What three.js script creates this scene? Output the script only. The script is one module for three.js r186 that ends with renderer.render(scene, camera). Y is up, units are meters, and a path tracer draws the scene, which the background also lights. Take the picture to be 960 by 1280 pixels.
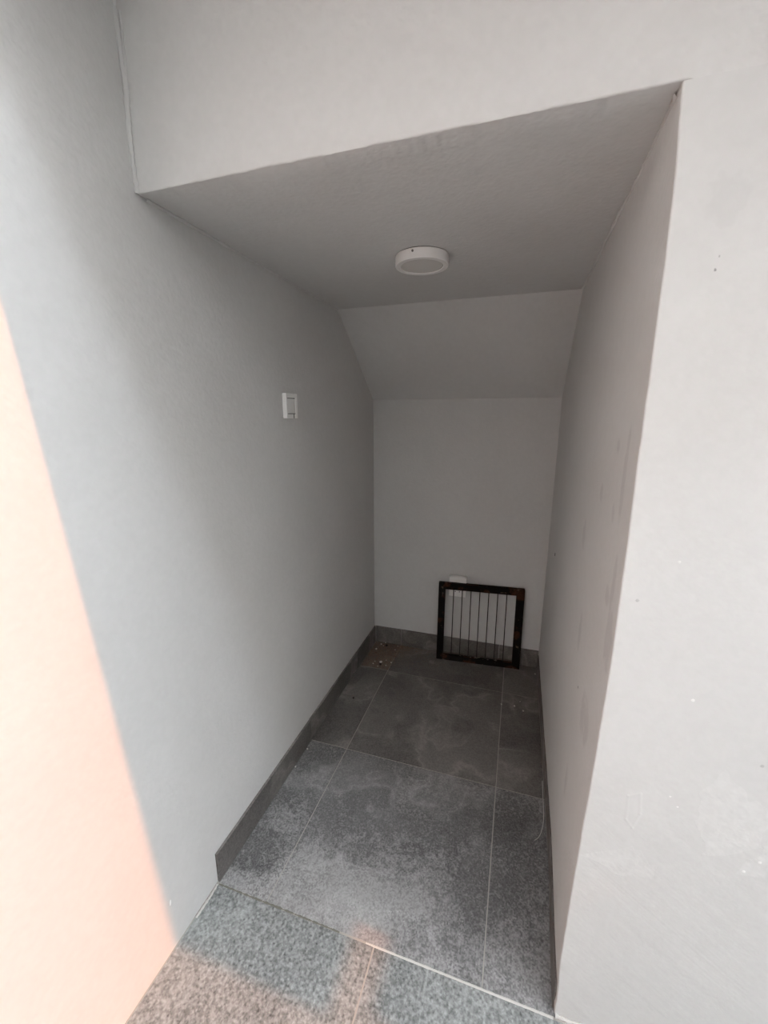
import * as THREE from 'three';
import { mergeGeometries, toCreasedNormals } from 'three/addons/utils/BufferGeometryUtils.js';
import { RoundedBoxGeometry } from 'three/addons/geometries/RoundedBoxGeometry.js';

// ---------------------------------------------------------------- camera, sky, sun, exposure
const scene = new THREE.Scene();
const camera = new THREE.PerspectiveCamera(101.8, 960 / 1280, 0.02, 60);
camera.position.set(0.8121, 1.429, 0.8075);
camera.rotation.set(-0.2281, 0.3116, -0.0015, 'YXZ');
scene.add(camera);

const renderer = new THREE.WebGLRenderer({ antialias: true });
renderer.toneMapping = THREE.LinearToneMapping;
renderer.toneMappingExposure = 1.51;
renderer.shadowMap.enabled = true;

const SUN_DIR = new THREE.Vector3(1.25, 1, 0.0788).normalize();
const SUN_COLOR = new THREE.Color().setRGB(1, 0.37, 0.125), SUN_POWER = 2.1;
const SKY_LEVEL = 11.5;
{
  // hazy bright sky: slightly blue overhead, paler towards the horizon, a wide soft brightening round the sun
  const W = 256, H = 128, data = new Float32Array(W * H * 4);
  for (let r = 0; r < H; r++) for (let c = 0; c < W; c++) {
    const up = ((r + 0.5) / H - 0.5) * Math.PI, a = ((c + 0.5) / W - 0.5) * 2 * Math.PI;
    const d = new THREE.Vector3(Math.cos(a) * Math.cos(up), Math.sin(up), Math.sin(a) * Math.cos(up));
    const h = Math.max(0, d.y), glow = 0.3 * Math.exp((d.dot(SUN_DIR) - 1) * 5);
    const k = d.y < 0 ? 0.45 : 1, i = (r * W + c) * 4;
    data[i] = k * (1.0 - 0.16 * h + glow); data[i + 1] = k * (1.03 - 0.07 * h + glow * 0.97); data[i + 2] = k * (1.06 + 0.04 * h + glow * 0.93); data[i + 3] = 1;
  }
  const sky = new THREE.DataTexture(data, W, H, THREE.RGBAFormat, THREE.FloatType);
  sky.mapping = THREE.EquirectangularReflectionMapping; sky.magFilter = THREE.LinearFilter; sky.minFilter = THREE.LinearFilter; sky.needsUpdate = true;
  scene.background = sky; scene.environment = sky;
  scene.backgroundIntensity = SKY_LEVEL; scene.environmentIntensity = SKY_LEVEL;
}
const sun = new THREE.DirectionalLight(SUN_COLOR, SUN_POWER);
sun.name = 'sun'; sun.position.copy(SUN_DIR).multiplyScalar(12); sun.castShadow = true;
Object.assign(sun.shadow.camera, { left: -6, right: 6, top: 6, bottom: -6, near: 0.1, far: 40 });
sun.shadow.mapSize.set(4096, 4096); sun.shadow.bias = -0.0004;
scene.add(sun, sun.target);

// ---------------------------------------------------------------- sizes (metres)
const NW = 1.0, NH = 1.889, SLOPE_Z = -1.043, BACK = -1.516, BACK_H = 1.515;   // niche width, height, where the ceiling starts to slope, back wall
const YARD = 2.4, EAST = 6.0, BUILD_H = 5.6, OPP_H = 7.1;                       // courtyard: far wall, right end, heights

// ---------------------------------------------------------------- helpers
let seed = 20240;
const rnd = () => { seed = (seed * 1664525 + 1013904223) >>> 0; return seed / 4294967296; };
const used = new Map();
function numbered(n) { const k = used.get(n) ?? 0; used.set(n, k + 1); return k ? n + '_' + String(k).padStart(3, '0') : n; }
function mesh(name, geo, mat, parent = scene) {
  const m = new THREE.Mesh(geo, mat); m.name = parent === scene ? numbered(name) : name; m.castShadow = m.receiveShadow = true; parent.add(m); return m;
}
function struct(name, geo, mat) { const m = mesh(name, geo, mat); m.userData.kind = 'structure'; return m; }
function thing(name, label, category, pos = [0, 0, 0], group) {
  const g = new THREE.Group(); g.name = numbered(name); g.position.set(...pos); g.userData = { label, category }; if (group) g.userData.group = group; scene.add(g); return g;
}
function tag(o, label, category, group) { Object.assign(o.userData, { label, category }); if (group) o.userData.group = group; return o; }

// value noise, periodic in px / py cells
function lattice(n) { const a = new Float32Array(n); for (let i = 0; i < n; i++) a[i] = rnd(); return a; }
const LAT = lattice(65536);
const hash = (x, y, s) => LAT[((x * 73) ^ (y * 1031) ^ (s * 7919) ^ ((x * y) << 3)) & 65535];
function vnoise(x, y, px, py, s = 0) {
  const ix = Math.floor(x), iy = Math.floor(y), fx = x - ix, fy = y - iy, u = fx * fx * (3 - 2 * fx), v = fy * fy * (3 - 2 * fy);
  const w = (a, n) => ((a % n) + n) % n, x0 = w(ix, px), x1 = w(ix + 1, px), y0 = w(iy, py), y1 = w(iy + 1, py);
  const a = hash(x0, y0, s), b = hash(x1, y0, s), c = hash(x0, y1, s), d = hash(x1, y1, s);
  return a + (b - a) * u + (c - a) * v + (a - b - c + d) * u * v;
}
function fbm(x, y, p, oct, s = 0, q = p) { let t = 0, a = 0.5, n = 0; for (let o = 0; o < oct; o++) { t += a * vnoise(x, y, p, q, s + o); n += a; x *= 2; y *= 2; p *= 2; q *= 2; a *= 0.5; } return t / n; }
function texture(w, h, fn, srgb = false) {
  const data = new Uint8Array(w * h * 4), o = [0, 0, 0];
  for (let y = 0; y < h; y++) for (let x = 0; x < w; x++) {
    fn(x / w, y / h, o, x, y); const i = (y * w + x) * 4;
    for (let c = 0; c < 3; c++) data[i + c] = Math.max(0, Math.min(255, Math.round(o[c] * 255))); data[i + 3] = 255;
  }
  const t = new THREE.DataTexture(data, w, h, THREE.RGBAFormat);
  t.wrapS = t.wrapT = THREE.RepeatWrapping; t.magFilter = THREE.LinearFilter; t.minFilter = THREE.LinearMipmapLinearFilter; t.generateMipmaps = true;
  if (srgb) t.colorSpace = THREE.SRGBColorSpace; t.needsUpdate = true; return t;
}
const toS = (v) => (v <= 0.0031308 ? v * 12.92 : 1.055 * Math.pow(v, 1 / 2.4) - 0.055);
const sst = (a, b, x) => { const t = Math.max(0, Math.min(1, (x - a) / (b - a))); return t * t * (3 - 2 * t); };

// ---------------------------------------------------------------- materials
// painted plaster: orange peel a few mm wide over slow trowel waves
const PAINT = [0.61, 0.6, 0.583];
const plasterBump = texture(1024, 1024, (u, v, o) => {
  const waves = fbm(u * 7, v * 5, 7, 3, 3, 5), peel = fbm(u * 190, v * 190, 190, 2, 11);
  const trowel = vnoise(u * 9 + 1.5 * waves, v * 46 + 6 * waves, 9, 46, 21);
  o[0] = o[1] = o[2] = 0.55 * waves + 0.26 * peel + 0.12 * trowel;
});
const plasterColor = texture(512, 512, (u, v, o) => {
  const m = fbm(u * 6, v * 6, 6, 4, 31) - 0.5, f = fbm(u * 120, v * 120, 120, 2, 41) - 0.5;
  for (let c = 0; c < 3; c++) o[c] = toS(PAINT[c] * (1 + 0.07 * m + 0.05 * f));
}, true);
for (const t of [plasterBump, plasterColor]) t.repeat.set(1 / 1.4, 1 / 1.4);   // uv are metres
const plaster = new THREE.MeshStandardMaterial({ map: plasterColor, bumpMap: plasterBump, bumpScale: 0.002, roughness: 0.86 });
const render = new THREE.MeshStandardMaterial({ color: new THREE.Color().setRGB(0.6, 0.58, 0.55), bumpMap: plasterBump, bumpScale: 0.004, roughness: 0.9 });   // pale cement render across the yard
const filler = new THREE.MeshStandardMaterial({ color: new THREE.Color().setRGB(0.6, 0.59, 0.575), roughness: 0.8 });

// dark slate-look porcelain for the niche floor: one drawing 1.28 m wide, warped veins, fine pale grains
function slate(u, v, s) {
  const wx = fbm(u * 5, v * 5, 5, 4, s), wy = fbm(u * 5, v * 5, 5, 4, s + 50);
  const vein = fbm(u * 8 + 3.4 * wx, v * 8 + 3.4 * wy, 8, 5, s + 90), ridge = 1 - Math.abs(2 * vein - 1);
  return { vein, ridge, wx };
}
const slateColor = texture(1280, 1280, (u, v, o, x, y) => {
  const { vein, ridge, wx } = slate(u, v, 101), g = fbm(u * 320, v * 320, 320, 2, 7), sp = vnoise(u * 560, v * 560, 560, 560, 77);
  let k = 0.155 * (0.72 + 0.45 * (vein - 0.5) + 0.55 * (g - 0.5) + 0.35 * (wx - 0.5) * 1.4 + 0.5 * Math.pow(ridge, 7) * sst(0.42, 0.6, wx));
  if (sp > 0.93) k += 0.1 * (sp - 0.93) / 0.07;
  o[0] = toS(k * 1.08); o[1] = toS(k); o[2] = toS(k * 0.93);
}, true);
const slateBump = texture(1024, 1024, (u, v, o) => { const { vein, ridge } = slate(u, v, 101), g = fbm(u * 200, v * 200, 200, 2, 7); o[0] = o[1] = o[2] = 0.5 * vein + 0.25 * ridge + 0.25 * g; });
// the tiles by the opening: same stone, cement dust in its grain, entrance light falloff painted in as paler colour (region x 0..1, z -0.64..0.02)
const dustAndLightColor = texture(1280, 848, (u, v, o) => {
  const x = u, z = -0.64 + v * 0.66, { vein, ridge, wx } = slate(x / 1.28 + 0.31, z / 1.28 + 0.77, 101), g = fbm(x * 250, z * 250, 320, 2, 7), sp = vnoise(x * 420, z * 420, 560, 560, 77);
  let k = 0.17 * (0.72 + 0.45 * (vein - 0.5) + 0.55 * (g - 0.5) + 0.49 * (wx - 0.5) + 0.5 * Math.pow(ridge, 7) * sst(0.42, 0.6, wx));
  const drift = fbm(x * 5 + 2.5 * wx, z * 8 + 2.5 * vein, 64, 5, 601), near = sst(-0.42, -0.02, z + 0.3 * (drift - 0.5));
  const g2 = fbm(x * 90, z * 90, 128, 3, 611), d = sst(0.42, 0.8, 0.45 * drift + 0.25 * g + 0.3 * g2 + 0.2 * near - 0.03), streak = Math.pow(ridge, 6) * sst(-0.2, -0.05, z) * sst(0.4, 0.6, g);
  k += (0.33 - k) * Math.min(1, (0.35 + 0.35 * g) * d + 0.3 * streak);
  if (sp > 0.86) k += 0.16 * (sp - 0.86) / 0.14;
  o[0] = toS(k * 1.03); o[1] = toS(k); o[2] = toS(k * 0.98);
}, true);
dustAndLightColor.repeat.set(1, 1 / 0.66); dustAndLightColor.offset.set(0, 0.64 / 0.66);
for (const t of [slateColor, slateBump]) t.repeat.set(1 / 1.28, 1 / 1.28);
const slateMat = new THREE.MeshStandardMaterial({ map: slateColor, bumpMap: slateBump, bumpScale: 0.0016, roughness: 0.6 });
const dustAndLightMat = new THREE.MeshStandardMaterial({ map: dustAndLightColor, bumpMap: slateBump, bumpScale: 0.0016, roughness: 0.62 });
// flamed grey granite outside
const graniteColor = texture(1024, 1024, (u, v, o) => {
  const a = fbm(u * 150, v * 150, 150, 2, 201), b = vnoise(u * 260, v * 260, 260, 260, 211), c = fbm(u * 5, v * 5, 5, 3, 221);
  let k = 0.215 + 0.12 * (c - 0.5) + 0.27 * (a - 0.5); if (b < 0.2) k -= 0.045; if (b > 0.86) k += 0.06;
  k = Math.max(0.05, k);
  o[0] = toS(k * 0.97); o[1] = toS(k); o[2] = toS(k * 0.965);
}, true);
const graniteBump = texture(1024, 1024, (u, v, o) => { o[0] = o[1] = o[2] = fbm(u * 130, v * 130, 130, 3, 231); });
for (const t of [graniteColor, graniteBump]) t.repeat.set(1 / 0.9, 1 / 0.9);
const graniteMat = new THREE.MeshStandardMaterial({ map: graniteColor, bumpMap: graniteBump, bumpScale: 0.0022, roughness: 0.8 });
const groutMat = new THREE.MeshStandardMaterial({ color: new THREE.Color().setRGB(0.33, 0.31, 0.28), roughness: 0.95 });
const cementMat = new THREE.MeshStandardMaterial({ color: new THREE.Color().setRGB(0.5, 0.48, 0.45), roughness: 0.95 });
const gapMat = new THREE.MeshStandardMaterial({ color: new THREE.Color().setRGB(0.07, 0.065, 0.06), roughness: 0.95 });

// ---------------------------------------------------------------- geometry helpers
// grid of rows of points -> indexed geometry with smooth normals; uv from a function of the point
function grid(rows, uvOf, flip = false) {
  const R = rows.length, C = rows[0].length, p = [], uv = [], ix = [];
  for (const row of rows) for (const q of row) { p.push(...q); uv.push(...uvOf(q)); }
  for (let r = 0; r < R - 1; r++) for (let c = 0; c < C - 1; c++) { const a = r * C + c, b = a + 1, d = a + C, e = d + 1; flip ? ix.push(a, d, b, b, d, e) : ix.push(a, b, d, b, e, d); }
  const g = new THREE.BufferGeometry();
  g.setAttribute('position', new THREE.Float32BufferAttribute(p, 3)); g.setAttribute('uv', new THREE.Float32BufferAttribute(uv, 2)); g.setIndex(ix); g.computeVertexNormals(); return g;
}
// box given by its corners, uv in metres along each face
function slab(x0, x1, y0, y1, z0, z1) {
  const g = new THREE.BoxGeometry(x1 - x0, y1 - y0, z1 - z0); g.translate((x0 + x1) / 2, (y0 + y1) / 2, (z0 + z1) / 2);
  return metreUV(g);
}
function metreUV(g, ou = 0, ov = 0) {
  const p = g.attributes.position, n = g.attributes.normal, uv = new Float32Array(p.count * 2);
  for (let i = 0; i < p.count; i++) {
    const ax = Math.abs(n.getX(i)), ay = Math.abs(n.getY(i)), az = Math.abs(n.getZ(i)), x = p.getX(i), y = p.getY(i), z = p.getZ(i);
    const [u, v] = ay >= ax && ay >= az ? [x, z] : ax >= az ? [z, y] : [x, y]; uv[2 * i] = u + ou; uv[2 * i + 1] = v + ov;
  }
  g.setAttribute('uv', new THREE.BufferAttribute(uv, 2)); return g;
}
// flat tile with bevelled upper edges
function tileGeo(x0, x1, z0, z1, top, thick, b, ou, ov) {
  const pos = [], quad = (a, c, d, e) => pos.push(...a, ...c, ...d, ...a, ...d, ...e), y0 = top - thick, yb = top - b;
  const T = [[x0 + b, top, z1 - b], [x1 - b, top, z1 - b], [x1 - b, top, z0 + b], [x0 + b, top, z0 + b]], M = [[x0, yb, z1], [x1, yb, z1], [x1, yb, z0], [x0, yb, z0]], B = M.map(([x, , z]) => [x, y0, z]);
  quad(...T); for (let i = 0; i < 4; i++) { const j = (i + 1) % 4; quad(M[i], M[j], T[j], T[i]); quad(B[i], B[j], M[j], M[i]); }
  const g = new THREE.BufferGeometry(); g.setAttribute('position', new THREE.Float32BufferAttribute(pos, 3)); g.computeVertexNormals();
  return metreUV(g, ou, ov);
}
// an uneven bead of filler along a line
function bead(points, r, rough = 0.5, seg = 90) {
  const c = new THREE.CatmullRomCurve3(points.map((q) => new THREE.Vector3(...q)), false, 'catmullrom', 0.1), g = new THREE.TubeGeometry(c, seg, r, 6), p = g.attributes.position, mid = new THREE.Vector3();
  for (let i = 0; i <= seg; i++) {
    c.getPointAt(i / seg, mid); const k = 1 + rough * (rnd() * 2 - 1) * (i % 2 ? 1 : 0.4);
    for (let j = 0; j <= 6; j++) { const q = i * 7 + j; p.setXYZ(q, mid.x + (p.getX(q) - mid.x) * k, mid.y + (p.getY(q) - mid.y) * k, mid.z + (p.getZ(q) - mid.z) * k); }
  }
  g.computeVertexNormals(); return g;
}

// ---------------------------------------------------------------- the setting
// floor: mortar bed; the tiles are its pieces
const floor = struct('floor', slab(-0.15, EAST, -0.14, -0.0015, BACK - 0.15, YARD + 0.15), groutMat);
{
  const gx = [0.003, 0.1795, 0.8155, 0.997], gz = [BACK + 0.004, -1.2215, -0.6165, 0.0065], J = 0.0016;
  for (let i = 0; i < 3; i++) for (let k = 0; k < 3; k++)
    mesh('tile', tileGeo(gx[i] + J, gx[i + 1] - J, gz[k] + J, gz[k + 1] - J, (rnd() - 0.5) * 0.0006, 0.012, 0.0009, k === 2 ? 0 : i * 0.37 + k * 0.51, k === 2 ? 0 : k * 0.23 + i * 0.71), k === 2 ? dustAndLightMat : slateMat, floor);
  const Q = 0.0022, S = 0.6;
  for (let i = -1; i < 3; i++) for (let k = 0; k < 3; k++) {
    const x0 = Math.max(0.002, 0.524 + i * S), z0 = 0.0082 + k * S;
    mesh('tile', tileGeo(x0 + Q, 0.524 + (i + 1) * S - Q, z0 + Q, z0 + S - Q, -0.0002 + (rnd() - 0.5) * 0.0004, 0.012, 0.0011, rnd() * 0.9, rnd() * 0.9), graniteMat, floor);
  }
  // the rest of the yard, beyond what the photograph shows
  const rest = mesh('paving', mergeGeometries([slab(2.324, EAST, -0.02, -0.0002, 0.012, YARD), slab(0.0, 2.324, -0.02, -0.0002, 1.81, YARD)]), graniteMat, floor);
  rest.userData.kind = 'stuff';
}

// left wall, one face from the niche into the yard
struct('wall_left', slab(-0.15, 0, -0.14, BUILD_H, BACK - 0.15, YARD), plaster);
struct('wall_back', slab(-0.15, NW + 0.15, -0.14, NH + 0.2, BACK - 0.15, BACK), plaster);

// right of the niche: front face and reveal of one plastered mass, its corner as uneven as the photograph shows it
const ARRIS = [[0, 0.989], [0.1, 0.987], [0.206, 0.987], [0.355, 0.990], [0.494, 0.994], [0.645, 0.999], [0.803, 1.003], [0.948, 1.007], [1.21, 1.007], [1.35, 1.006], [1.6, 1.006], [1.752, 1.005], [1.833, 1.001], [1.895, 0.996]];
const arris = (y) => { let i = 0; while (i < ARRIS.length - 2 && y > ARRIS[i + 1][0]) i++; const [y0, a] = ARRIS[i], [y1, b] = ARRIS[i + 1]; return a + (b - a) * Math.max(0, Math.min(1, (y - y0) / (y1 - y0))); };
const arrisAt = (y) => (arris(y - 0.05) + 2 * arris(y) + arris(y + 0.05)) / 4;
{
  const rowsF = [], rowsR = [], R = 0.003, N = 170;
  for (let r = 0; r <= N; r++) {
    const y = -0.02 + (NH + 0.021) * (r / N), chip = 0.0012 * (vnoise(y * 38, 0.5, 999, 7, 61) - 0.5) + (y < 0.22 ? 0.0035 * (vnoise(y * 46, 2.5, 999, 7, 62) - 0.5) : 0), a = arrisAt(y) + chip, f = [], v = [];
    for (const x of [EAST, 3, 1.8, 1.4, 1.2, 1.1, 1.05, 1.02]) f.push([x, y, 0]);
    f.push([a + R + 0.004, y, 0]);
    for (let k = 0; k <= 5; k++) { const t = (k / 5) * Math.PI / 2; f.push([a + R - R * Math.sin(t), y, -R + R * Math.cos(t)]); }
    for (const z of [0.006, 0.03, 0.08, 0.15, 0.25, 0.4, 0.6, 0.9, 1.2, 1.53]) { const s = sst(0, 0.45, z); v.push([a + (NW - a) * s, y, -z]); }
    v.unshift(f[f.length - 1]); rowsF.push(f); rowsR.push(v);
  }
  const front = grid(rowsF, ([x, y, z]) => [x, y], true), reveal = grid(rowsR, ([x, y, z]) => [z + 3, y], true);
  window_marks(front, reveal);
}
function window_marks(front, reveal) {
  // front face drawing, 1 m wide from x = 0.95 and 2 m high: old lighter touch-ups with an outline, dark pock marks, trowel ridges low down
  const inside = (poly, x, y) => { let c = false; for (let i = 0, j = poly.length - 1; i < poly.length; j = i++) { const [a, b] = poly[i], [d, e] = poly[j]; if ((b > y) !== (e > y) && x < ((d - a) * (y - b)) / (e - b) + a) c = !c; } return c; };
  const touch = [[[1.0, 0.50], [1.06, 0.535], [1.1, 0.565], [1.135, 0.52], [1.132, 0.485], [1.07, 0.478]], [[1.18, 0.72], [1.2, 0.63], [1.205, 0.58], [1.24, 0.59], [1.29, 0.63], [1.31, 0.7], [1.25, 0.75], [1.22, 0.79]], [[1.27, 0.56], [1.34, 0.58], [1.36, 0.66], [1.3, 0.64]]];
  const ring = [[1.07, 0.678], [1.072, 0.62], [1.085, 0.604], [1.095, 0.642], [1.09, 0.69]];
  const dots = [[1.073, 1.64, 0.0019, -0.9], [1.0755, 1.658, 0.0013, -0.6], [1.147, 0.918, 0.003, 1], [1.269, 0.81, 0.003, -0.4], [1.14, 0.7, 0.002, 1], [1.155, 0.68, 0.002, 1], [1.3, 0.6, 0.003, 1], [1.28, 0.57, 0.003, 1], [1.09, 1.18, 0.0025, 0.6], [1.035, 1.1, 0.003, -0.4]];
  const W = 1.0, X0 = 0.95, H = 2.0;
  const mapF = texture(1024, 2048, (u, v, o) => {
    const x = X0 + u * W, y = v * H, wob = (fbm(u * 24, v * 48, 24, 3, 301, 48) - 0.5) * 0.05, gr = fbm(u * 90, v * 180, 90, 2, 311, 180);
    let k = 1 + 0.06 * (fbm(u * 6, v * 12, 6, 4, 321, 12) - 0.5) + 0.04 * (gr - 0.5);
    for (const p of touch) if (inside(p, x + wob, y + wob * 0.7)) k *= 1.035 + 0.05 * (gr - 0.5);
    const s1 = fbm(u * 10, v * 20, 10, 4, 331, 20); { const q = Math.hypot(x - 1.068 - 0.02 * (s1 - 0.5), (y - 1.732) * 0.8) / 0.03; if (q < 1.4) k *= 1 - 0.05 * sst(0.5, 0.75, 0.5 * s1 + 0.5 * gr + 0.45 * (1 - q)); }
    for (const [a, b, r, d] of dots) { const q = Math.hypot(x - a, y - b) / r; if (q < 1) k *= d < 0 ? 1 + 0.55 * d : 1 + 0.25 * d; }
    for (let c = 0; c < 3; c++) o[c] = toS(PAINT[c] * k);
  }, true);
  const bumpF = texture(1024, 2048, (u, v, o) => {
    const x = X0 + u * W, y = v * H, waves = fbm(u * 5, v * 8, 5, 3, 341, 8), peel = fbm(u * 140, v * 280, 140, 2, 351, 280);
    const low = 1 - sst(0.45, 0.95, y + 0.3 * (waves - 0.5)), t = u * 8 - v * 6, ridge = fbm(u * 3 + v * 9, v * 44 + u * 16, 64, 4, 361, 64);
    let h = 0.5 * waves + 0.08 * peel + 0.42 * low * ridge;
    const wob = (fbm(u * 24, v * 48, 24, 3, 301, 48) - 0.5) * 0.05;
    for (const p of touch) if (inside(p, x + wob, y + wob * 0.7)) h += 0.03 + 0.05 * (peel - 0.5);
    for (let i = 0; i < ring.length; i++) { const [a, b] = ring[i], [c, d] = ring[(i + 1) % ring.length], tt = Math.max(0, Math.min(1, ((x - a) * (c - a) + (y - b) * (d - b)) / ((c - a) ** 2 + (d - b) ** 2))), q = Math.hypot(x - a - tt * (c - a), y - b - tt * (d - b)); if (q < 0.004) h += 0.12 * (1 - q / 0.004); }
    for (const [a, b, r] of dots) { const q = Math.hypot(x - a, y - b) / r; if (q < 1) h += 0.1 * (1 - q); }
    o[0] = o[1] = o[2] = h;
  });
  for (const t of [mapF, bumpF]) { t.repeat.set(1 / W, 1 / H); t.offset.set(-X0 / W, 0); }
  const matF = new THREE.MeshStandardMaterial({ map: mapF, bumpMap: bumpF, bumpScale: 0.0026, roughness: 0.84 });
  // reveal drawing: 1.6 m deep (u from z = -1.6), 2 m high: grey rubbed streaks where people brushed past
  const rub = [[-0.155, 1.365, 0.006, 0.02], [-0.263, 1.25, 0.007, 0.022], [-0.094, 1.068, 0.008, 0.03], [-0.04, 0.99, 0.012, 0.06], [-0.322, 0.85, 0.008, 0.06], [-0.15, 0.74, 0.02, 0.06], [-0.11, 0.72, 0.012, 0.05], [-0.13, 1.235, 0.005, 0.025], [-0.06, 1.1, 0.006, 0.07], [-0.08, 1.3, 0.006, 0.1], [-0.42, 1.1, 0.012, 0.05], [-0.25, 0.45, 0.01, 0.05]];
  const mapR = texture(1024, 1024, (u, v, o) => {
    const z = -1.6 + u * 1.6, y = v * 2, gr = fbm(u * 100, v * 120, 100, 3, 401, 120), st = fbm(u * 44, v * 16, 44, 4, 411, 16);
    let k = 1 + 0.06 * (fbm(u * 8, v * 10, 8, 4, 421, 10) - 0.5) + 0.04 * (gr - 0.5), d = 0;
    for (const [a, b, r, s] of rub) { const q = ((z - a) / (r * 2.4)) ** 2 + ((y - b) / s) ** 2; if (q < 2) d = Math.max(d, sst(0.48, 0.72, st * 0.6 + gr * 0.4 + 0.3 * (1 - q))); }
    k *= 1 - 0.1 * d;
    if (Math.hypot(z + 0.256, y - 0.737) < 0.0035) k *= 0.35;
    o[0] = toS(PAINT[0] * k); o[1] = toS(PAINT[1] * k * (1 - 0.01 * d)); o[2] = toS(PAINT[2] * k);
  }, true);
  mapR.repeat.set(1 / 1.6, 0.5); mapR.offset.set(-3 / 1.6 + 1, 0);
  const bumpR = plasterBump.clone(); bumpR.needsUpdate = true;
  const matR = new THREE.MeshStandardMaterial({ map: mapR, bumpMap: bumpR, bumpScale: 0.002, roughness: 0.84 });
  const back = slab(NW + 0.14, EAST, -0.14, NH, BACK - 0.15, -0.14);   // the solid behind both faces
  const g = mergeGeometries([front, reveal, back], true);
  struct('wall_right', g, [matF, matR, plaster]);
}
// lintel and the wall above it, its lower edge cut by hand
{
  const rows = [], N = 150;
  for (let i = 0; i <= N; i++) {
    const x = i < 120 ? -0.0 + (i / 120) * 1.02 : 1.02 + ((i - 120) / (N - 120)) * (EAST - 1.02), inN = x < 1 ? 1 : 0;
    const y = NH + inN * (0.0022 * (vnoise(x * 22, 3.5, 999, 9, 71) - 0.5) + 0.0016 * (vnoise(x * 60, 5.5, 999, 9, 72) - 0.5)) + 0.001, row = [], R = x < 1.004 ? 0.003 : 0;
    for (const h of [BUILD_H, 3.5, 2.6, 2.2, 2.05, 1.96, 1.92]) row.push([x, h, 0]);
    row.push([x, y + R + 0.004 * (R > 0 ? 1 : 0.5), 0]);
    for (let k = 0; k <= 5; k++) { const t = (k / 5) * Math.PI / 2; row.push([x, y + R - R * Math.sin(t), -R + R * Math.cos(t)]); }
    for (const z of [0.01, 0.05, 0.1, 0.2]) row.push([x, y + (NH - y) * sst(0, 0.1, z), -z]);
    row.push([x, BUILD_H, -0.2], [x, BUILD_H, 0]);
    rows.push(row);
  }
  struct('wall_front', toCreasedNormals(grid(rows, ([x, y, z]) => [x, y + z], true), 0.7), plaster);
}
// niche ceiling: level, then falling with the underside of the stairs
{
  const s = new THREE.Shape([[0.2, NH], [-SLOPE_Z, NH], [-BACK + 0.05, BACK_H - 0.04], [-BACK + 0.05, NH + 0.2], [0.2, NH + 0.2]].map(([a, b]) => new THREE.Vector2(a, b)));
  const g = new THREE.ExtrudeGeometry(s, { depth: NW + 0.2, bevelEnabled: false }); g.rotateY(Math.PI / 2); g.translate(-0.1, 0, 0);
  struct('ceiling', metreUV(g.toNonIndexed()), plaster);
}
// unseen yard, laid out for its effect on the light: wall opposite, sunshade slabs over the opening (their edge draws the shadow line, the slot between them the lit strip)
struct('wall_opposite', slab(-0.15, 16, -0.14, OPP_H, YARD, YARD + 0.15), render);
struct('added_wall_east', slab(EAST, EAST + 0.15, -0.14, 4.2, -0.2, YARD + 0.15), new THREE.MeshStandardMaterial({ color: new THREE.Color().setRGB(0.24, 0.19, 0.155), bumpMap: plasterBump, bumpScale: 0.004, roughness: 0.9 }));   // unseen wall added to block low sky, brown to cut bounce
struct('building_side', slab(EAST + 0.15, 16, -0.14, BUILD_H, -0.35, -0.2), plaster);
struct('added_sky_blocker', slab(-0.15, 3.4, 4.6, 4.8, 0, 1.1), plaster);  // unseen slab added to narrow the sky strip lighting the left wall
const SHADE_Y = 2.25, SHADE_Z = 0.352, SLOT_X = 0.505 + (SUN_DIR.x / SUN_DIR.y) * SHADE_Y, SLOT_B = 0.055 + 0.09 * (SUN_DIR.x / SUN_DIR.y);
struct('canopy', slab(0, SLOT_X - 0.045, SHADE_Y, SHADE_Y + 0.09, 0, SHADE_Z), plaster);
struct('canopy', slab(SLOT_X + SLOT_B, EAST, SHADE_Y, SHADE_Y + 0.09, 0, SHADE_Z - 0.03), plaster);
struct('canopy', slab(SLOT_X - 0.045, SLOT_X + SLOT_B, SHADE_Y, SHADE_Y + 0.09, 0, 0.147), plaster);

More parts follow.
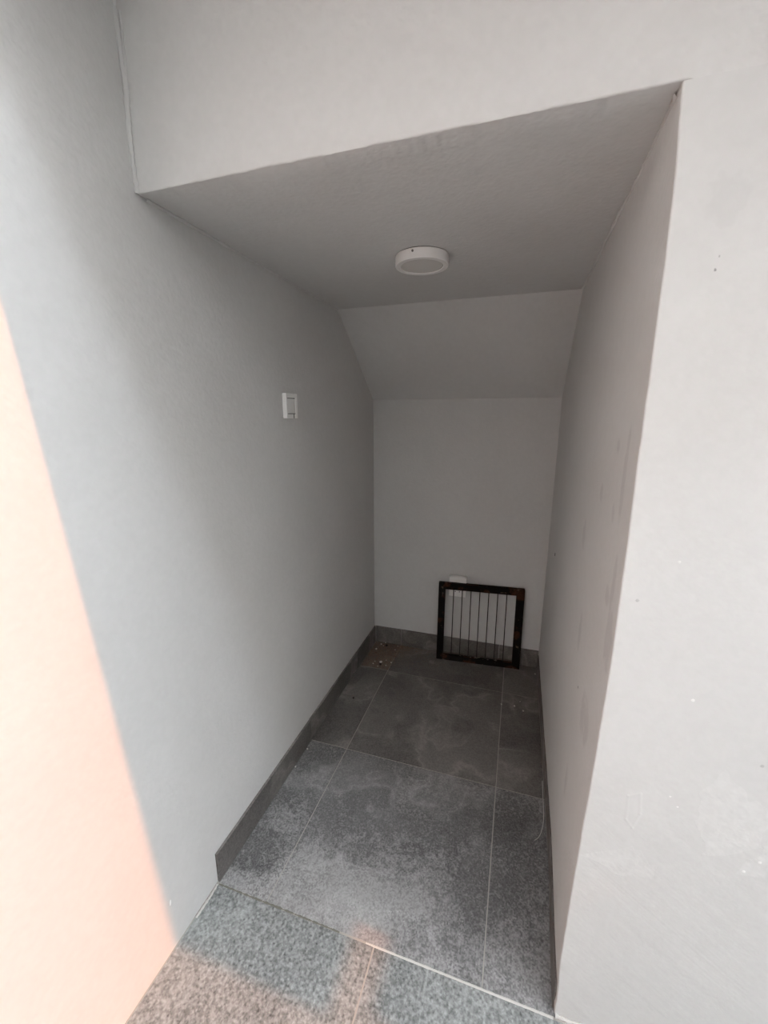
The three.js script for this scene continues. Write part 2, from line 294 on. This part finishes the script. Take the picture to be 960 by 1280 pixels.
// skirting tiles
const H_SK = 0.107;
{
  const left = struct('baseboard_left', slab(0, 0.004, 0, H_SK - 0.002, BACK, 0.0), cementMat);
  const cut = [BACK + 0.009, -1.19, -0.613, 0.004];
  for (let i = 0; i < 3; i++) { const g = tileGeo(-cut[i + 1] + 0.0015, -cut[i] - 0.0015, -H_SK, 0, 0.0095 - (i === 1 ? 0.0015 : 0), 0.008, 0.0012, i * 0.3, 0.4); g.rotateX(Math.PI / 2); g.rotateY(Math.PI / 2); mesh('tile', g, slateMat, left); }
  const back = struct('baseboard_back', slab(0, NW, 0, H_SK - 0.002, BACK, BACK + 0.004), cementMat);
  const cb = [0.01, 0.1795, 0.7795, 0.998];
  for (let i = 0; i < 3; i++) { const g = tileGeo(cb[i] + 0.0012, cb[i + 1] - 0.0012, -H_SK, 0, 0.0095, 0.008, 0.0012, i * 0.5, 0.1); g.rotateX(Math.PI / 2); g.translate(0, 0, BACK); mesh('tile', g, slateMat, back); }
  // right skirting: follows the slight bow of the plaster
  const line = (z) => { const a = 0.9875; return a + (NW - a) * sst(0, 0.45, z); };
  const strip = (s0, s1, h, off, back) => {
    const f = [], b = [], n = 14; for (let i = 0; i <= n; i++) { const z = s0 + ((s1 - s0) * i) / n; f.push(new THREE.Vector2(line(z) - off, z)); b.unshift(new THREE.Vector2(line(z) + back, z)); }
    const g = new THREE.ExtrudeGeometry(new THREE.Shape([...f, ...b]), { depth: h, bevelEnabled: false }); g.rotateX(-Math.PI / 2); return metreUV(g);
  };
  const right = struct('baseboard_right', strip(0.012, -BACK - 0.001, 0.083, 0.0012, 0.004), cementMat);
  const cr = [0.01, 0.5, 1.1, -BACK - 0.011];
  for (let i = 0; i < 3; i++) mesh('tile', strip(cr[i] + 0.001, cr[i + 1] - 0.001, 0.085, 0.0034, 0.003), slateMat, right);
}
// filler beads in the corners and along the threshold
struct('trim_1', bead([[0.001, NH - 0.001, -0.02], [0.003, NH - 0.003, -0.15], [0.001, NH - 0.001, -0.4], [0.002, NH - 0.002, -0.7], [0.001, NH - 0.001, -1.04]], 0.004, 0.55, 140), filler);
struct('trim_2', bead([[0.999, NH - 0.001, -0.02], [1.001, NH - 0.004, -0.25], [0.998, NH - 0.001, -0.5], [1, NH - 0.003, -0.8], [1, NH - 0.001, -1.04]], 0.0045, 0.6, 140), filler);
struct('trim_3', bead([[0.002, NH, 0.001], [0.001, 2.0, 0.003], [0.004, 2.08, 0.001], [-0.001, 2.2, 0.001], [0.002, 2.25, 0.001]], 0.0055, 0.35, 60), filler);
struct('trim_4', bead([[0.004, 2.0, 0.002], [0.009, 2.09, 0.001], [0.012, 2.2, 0.0]], 0.003, 0.5, 40), filler);
struct('trim_5', bead([[0.001, NH - 0.001, -1.043], [0.001, (NH + BACK_H) / 2, (SLOPE_Z + BACK) / 2], [0.001, BACK_H, BACK + 0.001], [0.001, 1.0, BACK + 0.001], [0.001, 0.11, BACK + 0.001]], 0.0028, 0.4, 120), filler);
struct('trim_6', bead([[0.006, -0.0005, 0.012], [0.009, 0.001, 0.05], [0.007, -0.0005, 0.105]], 0.0036, 0.4, 24), cementMat);
struct('trim_7', bead([[0.5, -0.0022, 0.0077], [0.7, -0.001, 0.0077], [0.85, -0.0014, 0.0077], [0.985, -0.001, 0.0077]], 0.003, 0.3, 60), cementMat);
struct('shadow_trim_9', bead([[0.01, -0.002, 0.0077], [0.12, -0.0008, 0.0082], [0.25, -0.0012, 0.0074], [0.42, -0.0022, 0.0077]], 0.0024, 0.8, 70), new THREE.MeshStandardMaterial({ color: new THREE.Color().setRGB(0.15, 0.14, 0.12), roughness: 0.95 }));  // crumbled joint, its thin shadow put into the dark bead colour
struct('trim_8', bead([[0.99, 0.0, 0.002], [1.05, 0.001, 0.004], [1.2, 0.0, 0.003], [1.5, 0.0, 0.003]], 0.006, 0.6, 70), cementMat);

// ---------------------------------------------------------------- things
const white = new THREE.MeshPhysicalMaterial({ color: new THREE.Color().setRGB(0.86, 0.845, 0.82), roughness: 0.38, clearcoat: 0.2, clearcoatRoughness: 0.3 });
const whiteMatt = new THREE.MeshStandardMaterial({ color: new THREE.Color().setRGB(0.8, 0.785, 0.76), roughness: 0.5 });
// ceiling light
{
  const t = thing('ceiling_light', 'round white surface mounted ceiling light on the grey niche ceiling', 'ceiling light', [0.5, NH, -0.534]);
  const r = 0.0794, h = 0.0297, L = (pts) => new THREE.LatheGeometry(pts.map(([a, b]) => new THREE.Vector2(a, b)), 72);
  mesh('mounting_plate', L([[0, 0], [r - 0.004, 0], [r - 0.004, -0.003], [0, -0.003]].reverse()), gapMat, t);
  const hs = mesh('housing', L([[r - 0.005, -0.002], [r - 0.001, -0.002], [r, -0.004], [r, -h + 0.003], [r - 0.0012, -h + 0.0006], [r - 0.003, -h], [r - 0.0155, -h], [r - 0.017, -h + 0.001], [r - 0.017, -h + 0.004]].reverse()), white, t);
  const diff = new THREE.MeshPhysicalMaterial({ color: new THREE.Color().setRGB(0.66, 0.635, 0.6), roughness: 0.55 });
  mesh('diffuser', L([[0, -h + 0.0024], [r - 0.02, -h + 0.0024], [r - 0.0168, -h + 0.003], [r - 0.0168, -0.004]].reverse()), diff, t);
  const s = new THREE.CylinderGeometry(0.0032, 0.0032, 0.0024, 18); s.rotateX(Math.PI / 2);
  const a = -0.12, sc = mesh('screw', s, new THREE.MeshStandardMaterial({ color: new THREE.Color().setRGB(0.16, 0.15, 0.14), roughness: 0.4, metalness: 0.7 }), hs);
  sc.position.set(Math.sin(a) * r, -0.0105, Math.cos(a) * r); sc.rotation.y = a;
}
// switch on the left wall
{
  const t = thing('wall_switch', 'square white surface mounted light switch on the left wall', 'switch', [0, 1.463, -0.577]);
  const rb = (w, h, d, r, x, y, z) => { const g = new RoundedBoxGeometry(d, h, w, 3, r); g.translate(x, y, z); return g; };
  // local +x points out of the wall, +z towards the yard
  mesh('back_box', rb(0.08, 0.088, 0.012, 0.0025, 0.006, 0, 0), white, t);
  mesh('cover_plate', mergeGeometries([rb(0.008, 0.088, 0.006, 0.0015, 0.0135, 0, 0.036), rb(0.014, 0.088, 0.0055, 0.0015, 0.013, 0, -0.033), rb(0.058, 0.016, 0.005, 0.0012, 0.0125, 0.036, 0.003)]), white, t);
  mesh('lower_panel', rb(0.042, 0.015, 0.005, 0.0012, 0.0125, -0.0365, 0.011), white, t);
  mesh('groove', rb(0.0022, 0.0145, 0.002, 0.0004, 0.0125, -0.0365, -0.0113).translate(0.0022, 0, 0), gapMat, t);
  const g = rb(0.054, 0.05, 0.006, 0.0012, 0, 0, 0); g.rotateZ(0.055);
  mesh('groove', rb(0.056, 0.0022, 0.002, 0.0004, 0.0128, 0.0268, 0.003), gapMat, t); mesh('groove', rb(0.056, 0.0022, 0.002, 0.0004, 0.0128, -0.0275, 0.003), gapMat, t);
  const k = mesh('rocker', g, whiteMatt, t); k.position.set(0.0105, 0.0, 0.004);
}
// white socket on the back wall, half behind the grille
{
  const t = thing('wall_socket', 'white surface mounted wall socket on the back wall, half hidden by the leaning grille', 'socket', [0.525, 0.452, BACK]);
  const bx = new RoundedBoxGeometry(0.096, 0.118, 0.026, 3, 0.003); bx.translate(0, 0, 0.013); mesh('back_box', bx, white, t);
  const fp = new RoundedBoxGeometry(0.098, 0.12, 0.009, 3, 0.003); fp.translate(0, 0, 0.0305); const plate = mesh('face_plate', fp, white, t);
  const hole = new THREE.CylinderGeometry(0.003, 0.003, 0.001, 12); hole.rotateX(Math.PI / 2);
  for (const [x, y] of [[-0.012, -0.028], [0.012, -0.028], [0, -0.008]]) { const m = mesh('pin_hole', hole, gapMat, plate); m.position.set(x, y, 0.0352); }
}
// rusty grille leaning on the back wall
{
  const rustTex = texture(512, 512, (u, v, o) => {
    const corner = 0.32 * Math.max(1 - Math.hypot(u * 0.5 - 0.03, v * 0.5 - 0.465) / 0.06, 1 - Math.hypot(u * 0.5 - 0.45, v * 0.5 - 0.45) / 0.09, 0), a = fbm(u * 10, v * 10, 10, 5, 501) + corner, b = fbm(u * 60, v * 60, 60, 2, 511), r = sst(0.6, 0.72, a), w = sst(0.76, 0.82, fbm(u * 22, v * 22, 22, 3, 521));
    const mix = (p, q, k) => p + (q - p) * k;
    o[0] = toS(mix(mix(0.0045, 0.055, r * (0.3 + b)), 0.13, w * 0.7)); o[1] = toS(mix(mix(0.0036, 0.021, r * (0.3 + b)), 0.1, w * 0.7)); o[2] = toS(mix(mix(0.0034, 0.011, r * (0.3 + b)), 0.075, w * 0.7));
  }, true);
  rustTex.repeat.set(2, 2);   // one drawing over the whole frame, local metres
  const rust = new THREE.MeshPhysicalMaterial({ map: rustTex, bumpMap: rustTex, bumpScale: 0.001, roughness: 0.8, specularIntensity: 0.35 });
  const barMat = new THREE.MeshStandardMaterial({ color: new THREE.Color().setRGB(0.014, 0.011, 0.01), roughness: 0.6 });
  const t = thing('metal_grille', 'rusty dark metal grille with thin vertical bars leaning against the back wall', 'grille', [0.4225, 0, -1.4236]);
  t.rotation.set(-0.052, 0.0738, 0, 'YXZ');
  const w = 0.4786, h = 0.4826, d = 0.028, f = 0.043, fr = 0.038;
  const box = (x0, x1, y0, y1, z0, z1, r = 0.002) => { const g = new RoundedBoxGeometry(x1 - x0, y1 - y0, z1 - z0, 2, r); g.translate((x0 + x1) / 2, (y0 + y1) / 2, (z0 + z1) / 2); return metreUV(g); };
  mesh('stile', box(0, fr, 0.0, h, -d, 0), rust, t); mesh('stile', box(w - f, w, 0.0, h, -d, 0), rust, t);
  const tr = mesh('rail', box(fr - 0.001, w - f + 0.001, h - 0.038, h, -d, 0), rust, t), br = mesh('rail', box(fr - 0.001, w - f + 0.001, 0, 0.034, -d, 0), rust, t);
  const lipM = new THREE.MeshStandardMaterial({ color: new THREE.Color().setRGB(0.1, 0.085, 0.075), roughness: 0.7 });
  mesh('lip', box(fr - 0.001, w - f + 0.001, h - 0.046, h - 0.037, -d + 0.003, -d + 0.008, 0.0008), lipM, tr);
  mesh('lip', box(fr - 0.001, w - f + 0.001, 0.033, 0.041, -d + 0.003, -d + 0.008, 0.0008), lipM, br);
  const bar = new THREE.CylinderGeometry(0.0028, 0.0028, h - 0.07, 10); bar.translate(0, h / 2 - 0.002, -d / 2);
  for (let i = 1; i <= 7; i++) { const b = mesh('bar', bar, barMat, t); b.position.x = fr + ((w - f - fr) * i) / 8 - 0.0015; }
  // dried mortar splashed on the bottom rail
  const sp = []; for (let i = 0; i < 16; i++) { const g = new THREE.IcosahedronGeometry(0.002 + rnd() * 0.0035, 0); g.scale(1.6, 0.5, 1); g.translate(fr + 0.02 + rnd() * 0.2 + (i % 3) * 0.05, 0.035, -0.004 - rnd() * 0.02); sp.push(g); }
  const m = mesh('mortar_splash', mergeGeometries(sp), new THREE.MeshStandardMaterial({ color: new THREE.Color().setRGB(0.16, 0.14, 0.12), roughness: 0.95 }), br); m.userData.kind = 'stuff';
}
// wall plug in the right reveal
{
  const m = mesh('wall_plug', new THREE.CylinderGeometry(0.0058, 0.005, 0.006, 16).rotateZ(Math.PI / 2), new THREE.MeshStandardMaterial({ color: new THREE.Color().setRGB(0.012, 0.01, 0.009), roughness: 0.7 })); m.position.set(NW + 0.0015, 0.816, -1.13); m.scale.set(1, 1.3, 1);
  tag(m, 'small dark plug hole in the right niche wall', 'wall plug');
}
// white thread on the floor by the right wall
tag(mesh('thread', new THREE.TubeGeometry(new THREE.CatmullRomCurve3([[0.991, 0.0016, -0.70], [0.99, 0.002, -0.6], [0.988, 0.0018, -0.53], [0.981, 0.0016, -0.487], [0.968, 0.0014, -0.452], [0.955, 0.0013, -0.438]].map((q) => new THREE.Vector3(...q))), 60, 0.0012, 5), cementMat), 'pale thread curling on the dark floor along the right wall', 'thread');

// crumbs of mortar: chunks with broken faces
function chunk(r, flat) { const g = new THREE.IcosahedronGeometry(r, 1), p = g.attributes.position, k = new Map(); for (let i = 0; i < p.count; i++) { const key = [p.getX(i), p.getY(i), p.getZ(i)].map((v) => v.toFixed(5)).join(); if (!k.has(key)) k.set(key, 0.72 + rnd() * 0.5); const s = k.get(key); p.setXYZ(i, p.getX(i) * s, p.getY(i) * s * flat, p.getZ(i) * s); } g.computeVertexNormals(); return g; }
const crumbMat = new THREE.MeshStandardMaterial({ color: new THREE.Color().setRGB(0.62, 0.59, 0.54), roughness: 0.95 }), darkCrumb = new THREE.MeshStandardMaterial({ color: new THREE.Color().setRGB(0.03, 0.025, 0.02), roughness: 0.9 });
function crumb(x, z, r, mat, label, cat, group, name = 'mortar_crumb') { const m = mesh(name, chunk(r, 0.75), mat); m.position.set(x, r * 0.55, z); m.rotation.y = rnd() * 6; return tag(m, label, cat, group); }
for (const [x, z, r] of [[0.045, -1.412, 0.006], [0.078, -1.5, 0.004], [0.058, -1.475, 0.005], [0.165, -1.485, 0.003], [0.16, -1.44, 0.003], [0.076, -1.462, 0.003]]) crumb(x, z, r, crumbMat, 'pale mortar crumb scattered near the skirting in the back left corner', 'crumb', 'crumbs near the corner skirting');
for (const [x, z, r] of [[0.078, -1.258, 0.004], [0.141, -1.315, 0.003], [0.176, -1.3, 0.0042], [0.08, -1.285, 0.003], [0.156, -1.262, 0.0035], [0.112, -1.242, 0.003]]) crumb(x, z, r, crumbMat, 'small pale mortar crumb lying around the larger lump', 'crumb', 'crumbs around the larger lump');
crumb(0.118, -1.285, 0.0085, crumbMat, 'largest pale mortar lump among the crumbs in the corner', 'crumb');
crumb(0.122, -1.262, 0.008, darkCrumb, 'black clod in front of the pale mortar lump', 'clod', undefined, 'dirt_clod');
crumb(0.095, -1.468, 0.0085, darkCrumb, 'black clod among pale crumbs beside the back skirting', 'clod', undefined, 'dirt_clod');
crumb(0.083, -0.936, 0.0055, darkCrumb, 'dark clod lying alone on the floor near the left skirting', 'clod', undefined, 'dirt_clod');
crumb(0.072, -0.955, 0.004, new THREE.MeshStandardMaterial({ color: new THREE.Color().setRGB(0.25, 0.22, 0.19), roughness: 0.9 }), 'brownish pebble beside the lone dark clod', 'pebble', undefined, 'pebble');
crumb(0.878, -1.126, 0.0045, crumbMat, 'largest and leftmost of three pale crumbs between grille and right wall', 'crumb');
crumb(0.92, -1.103, 0.004, crumbMat, 'pale crumb nearest the opening of three between grille and right wall', 'crumb');
crumb(0.905, -1.171, 0.0028, crumbMat, 'smallest of three pale crumbs, closest to the grille and right wall', 'crumb');
crumb(0.815, -1.12, 0.0035, crumbMat, 'pale crumb lying on the grout line in front of the grille', 'crumb');
crumb(0.985, -1.44, 0.004, crumbMat, 'pale crumb in the back right corner beside the grille', 'crumb');
crumb(0.016, -0.56, 0.004, crumbMat, 'pale crumb against the left skirting by the cross joint', 'crumb');
crumb(0.014, -0.46, 0.003, crumbMat, 'pale crumb against the left skirting nearest the opening', 'crumb');
// fine sandy dirt in the corner tile
{
  const one = new THREE.TetrahedronGeometry(0.0015), n = 12000, m = new THREE.InstancedMesh(one, new THREE.MeshStandardMaterial({ color: 0xffffff, roughness: 1 }), n), M = new THREE.Matrix4(), c = new THREE.Color();
  for (let i = 0; i < n; i++) {
    const a = rnd(), inA = a < 0.75, x = inA ? 0.015 + rnd() * 0.165 : 0.18 + rnd() * rnd() * 0.35, z = inA ? -1.5 + rnd() * 0.275 : -1.5 + rnd() * rnd() * 0.3, s = 0.4 + rnd() * rnd() * 1.5;
    M.makeRotationFromEuler(new THREE.Euler(rnd() * 6, rnd() * 6, rnd() * 6)).scale(new THREE.Vector3(s, s, s)).setPosition(x, 0.0006 * s, z); m.setMatrixAt(i, M);
    const k = 0.6 + rnd() * 0.9; m.setColorAt(i, c.setRGB(0.17 * k, 0.105 * k, 0.066 * k));
  }
  m.name = 'sandy_dirt'; m.userData = { kind: 'stuff', label: 'brown sandy dirt on the floor in the back left corner', category: 'dirt' }; m.castShadow = m.receiveShadow = true; scene.add(m);
}
// white fleck of paint on the left wall near the yard floor
{ const g = new THREE.SphereGeometry(1, 12, 8); g.scale(0.0012, 0.009, 0.0025); const m = mesh('paint_fleck', g, white); m.position.set(0.0004, 0.15, 0.171); m.rotation.x = -0.15; tag(m, 'white paint fleck on the left wall above the yard floor', 'paint fleck'); }

renderer.render(scene, camera);
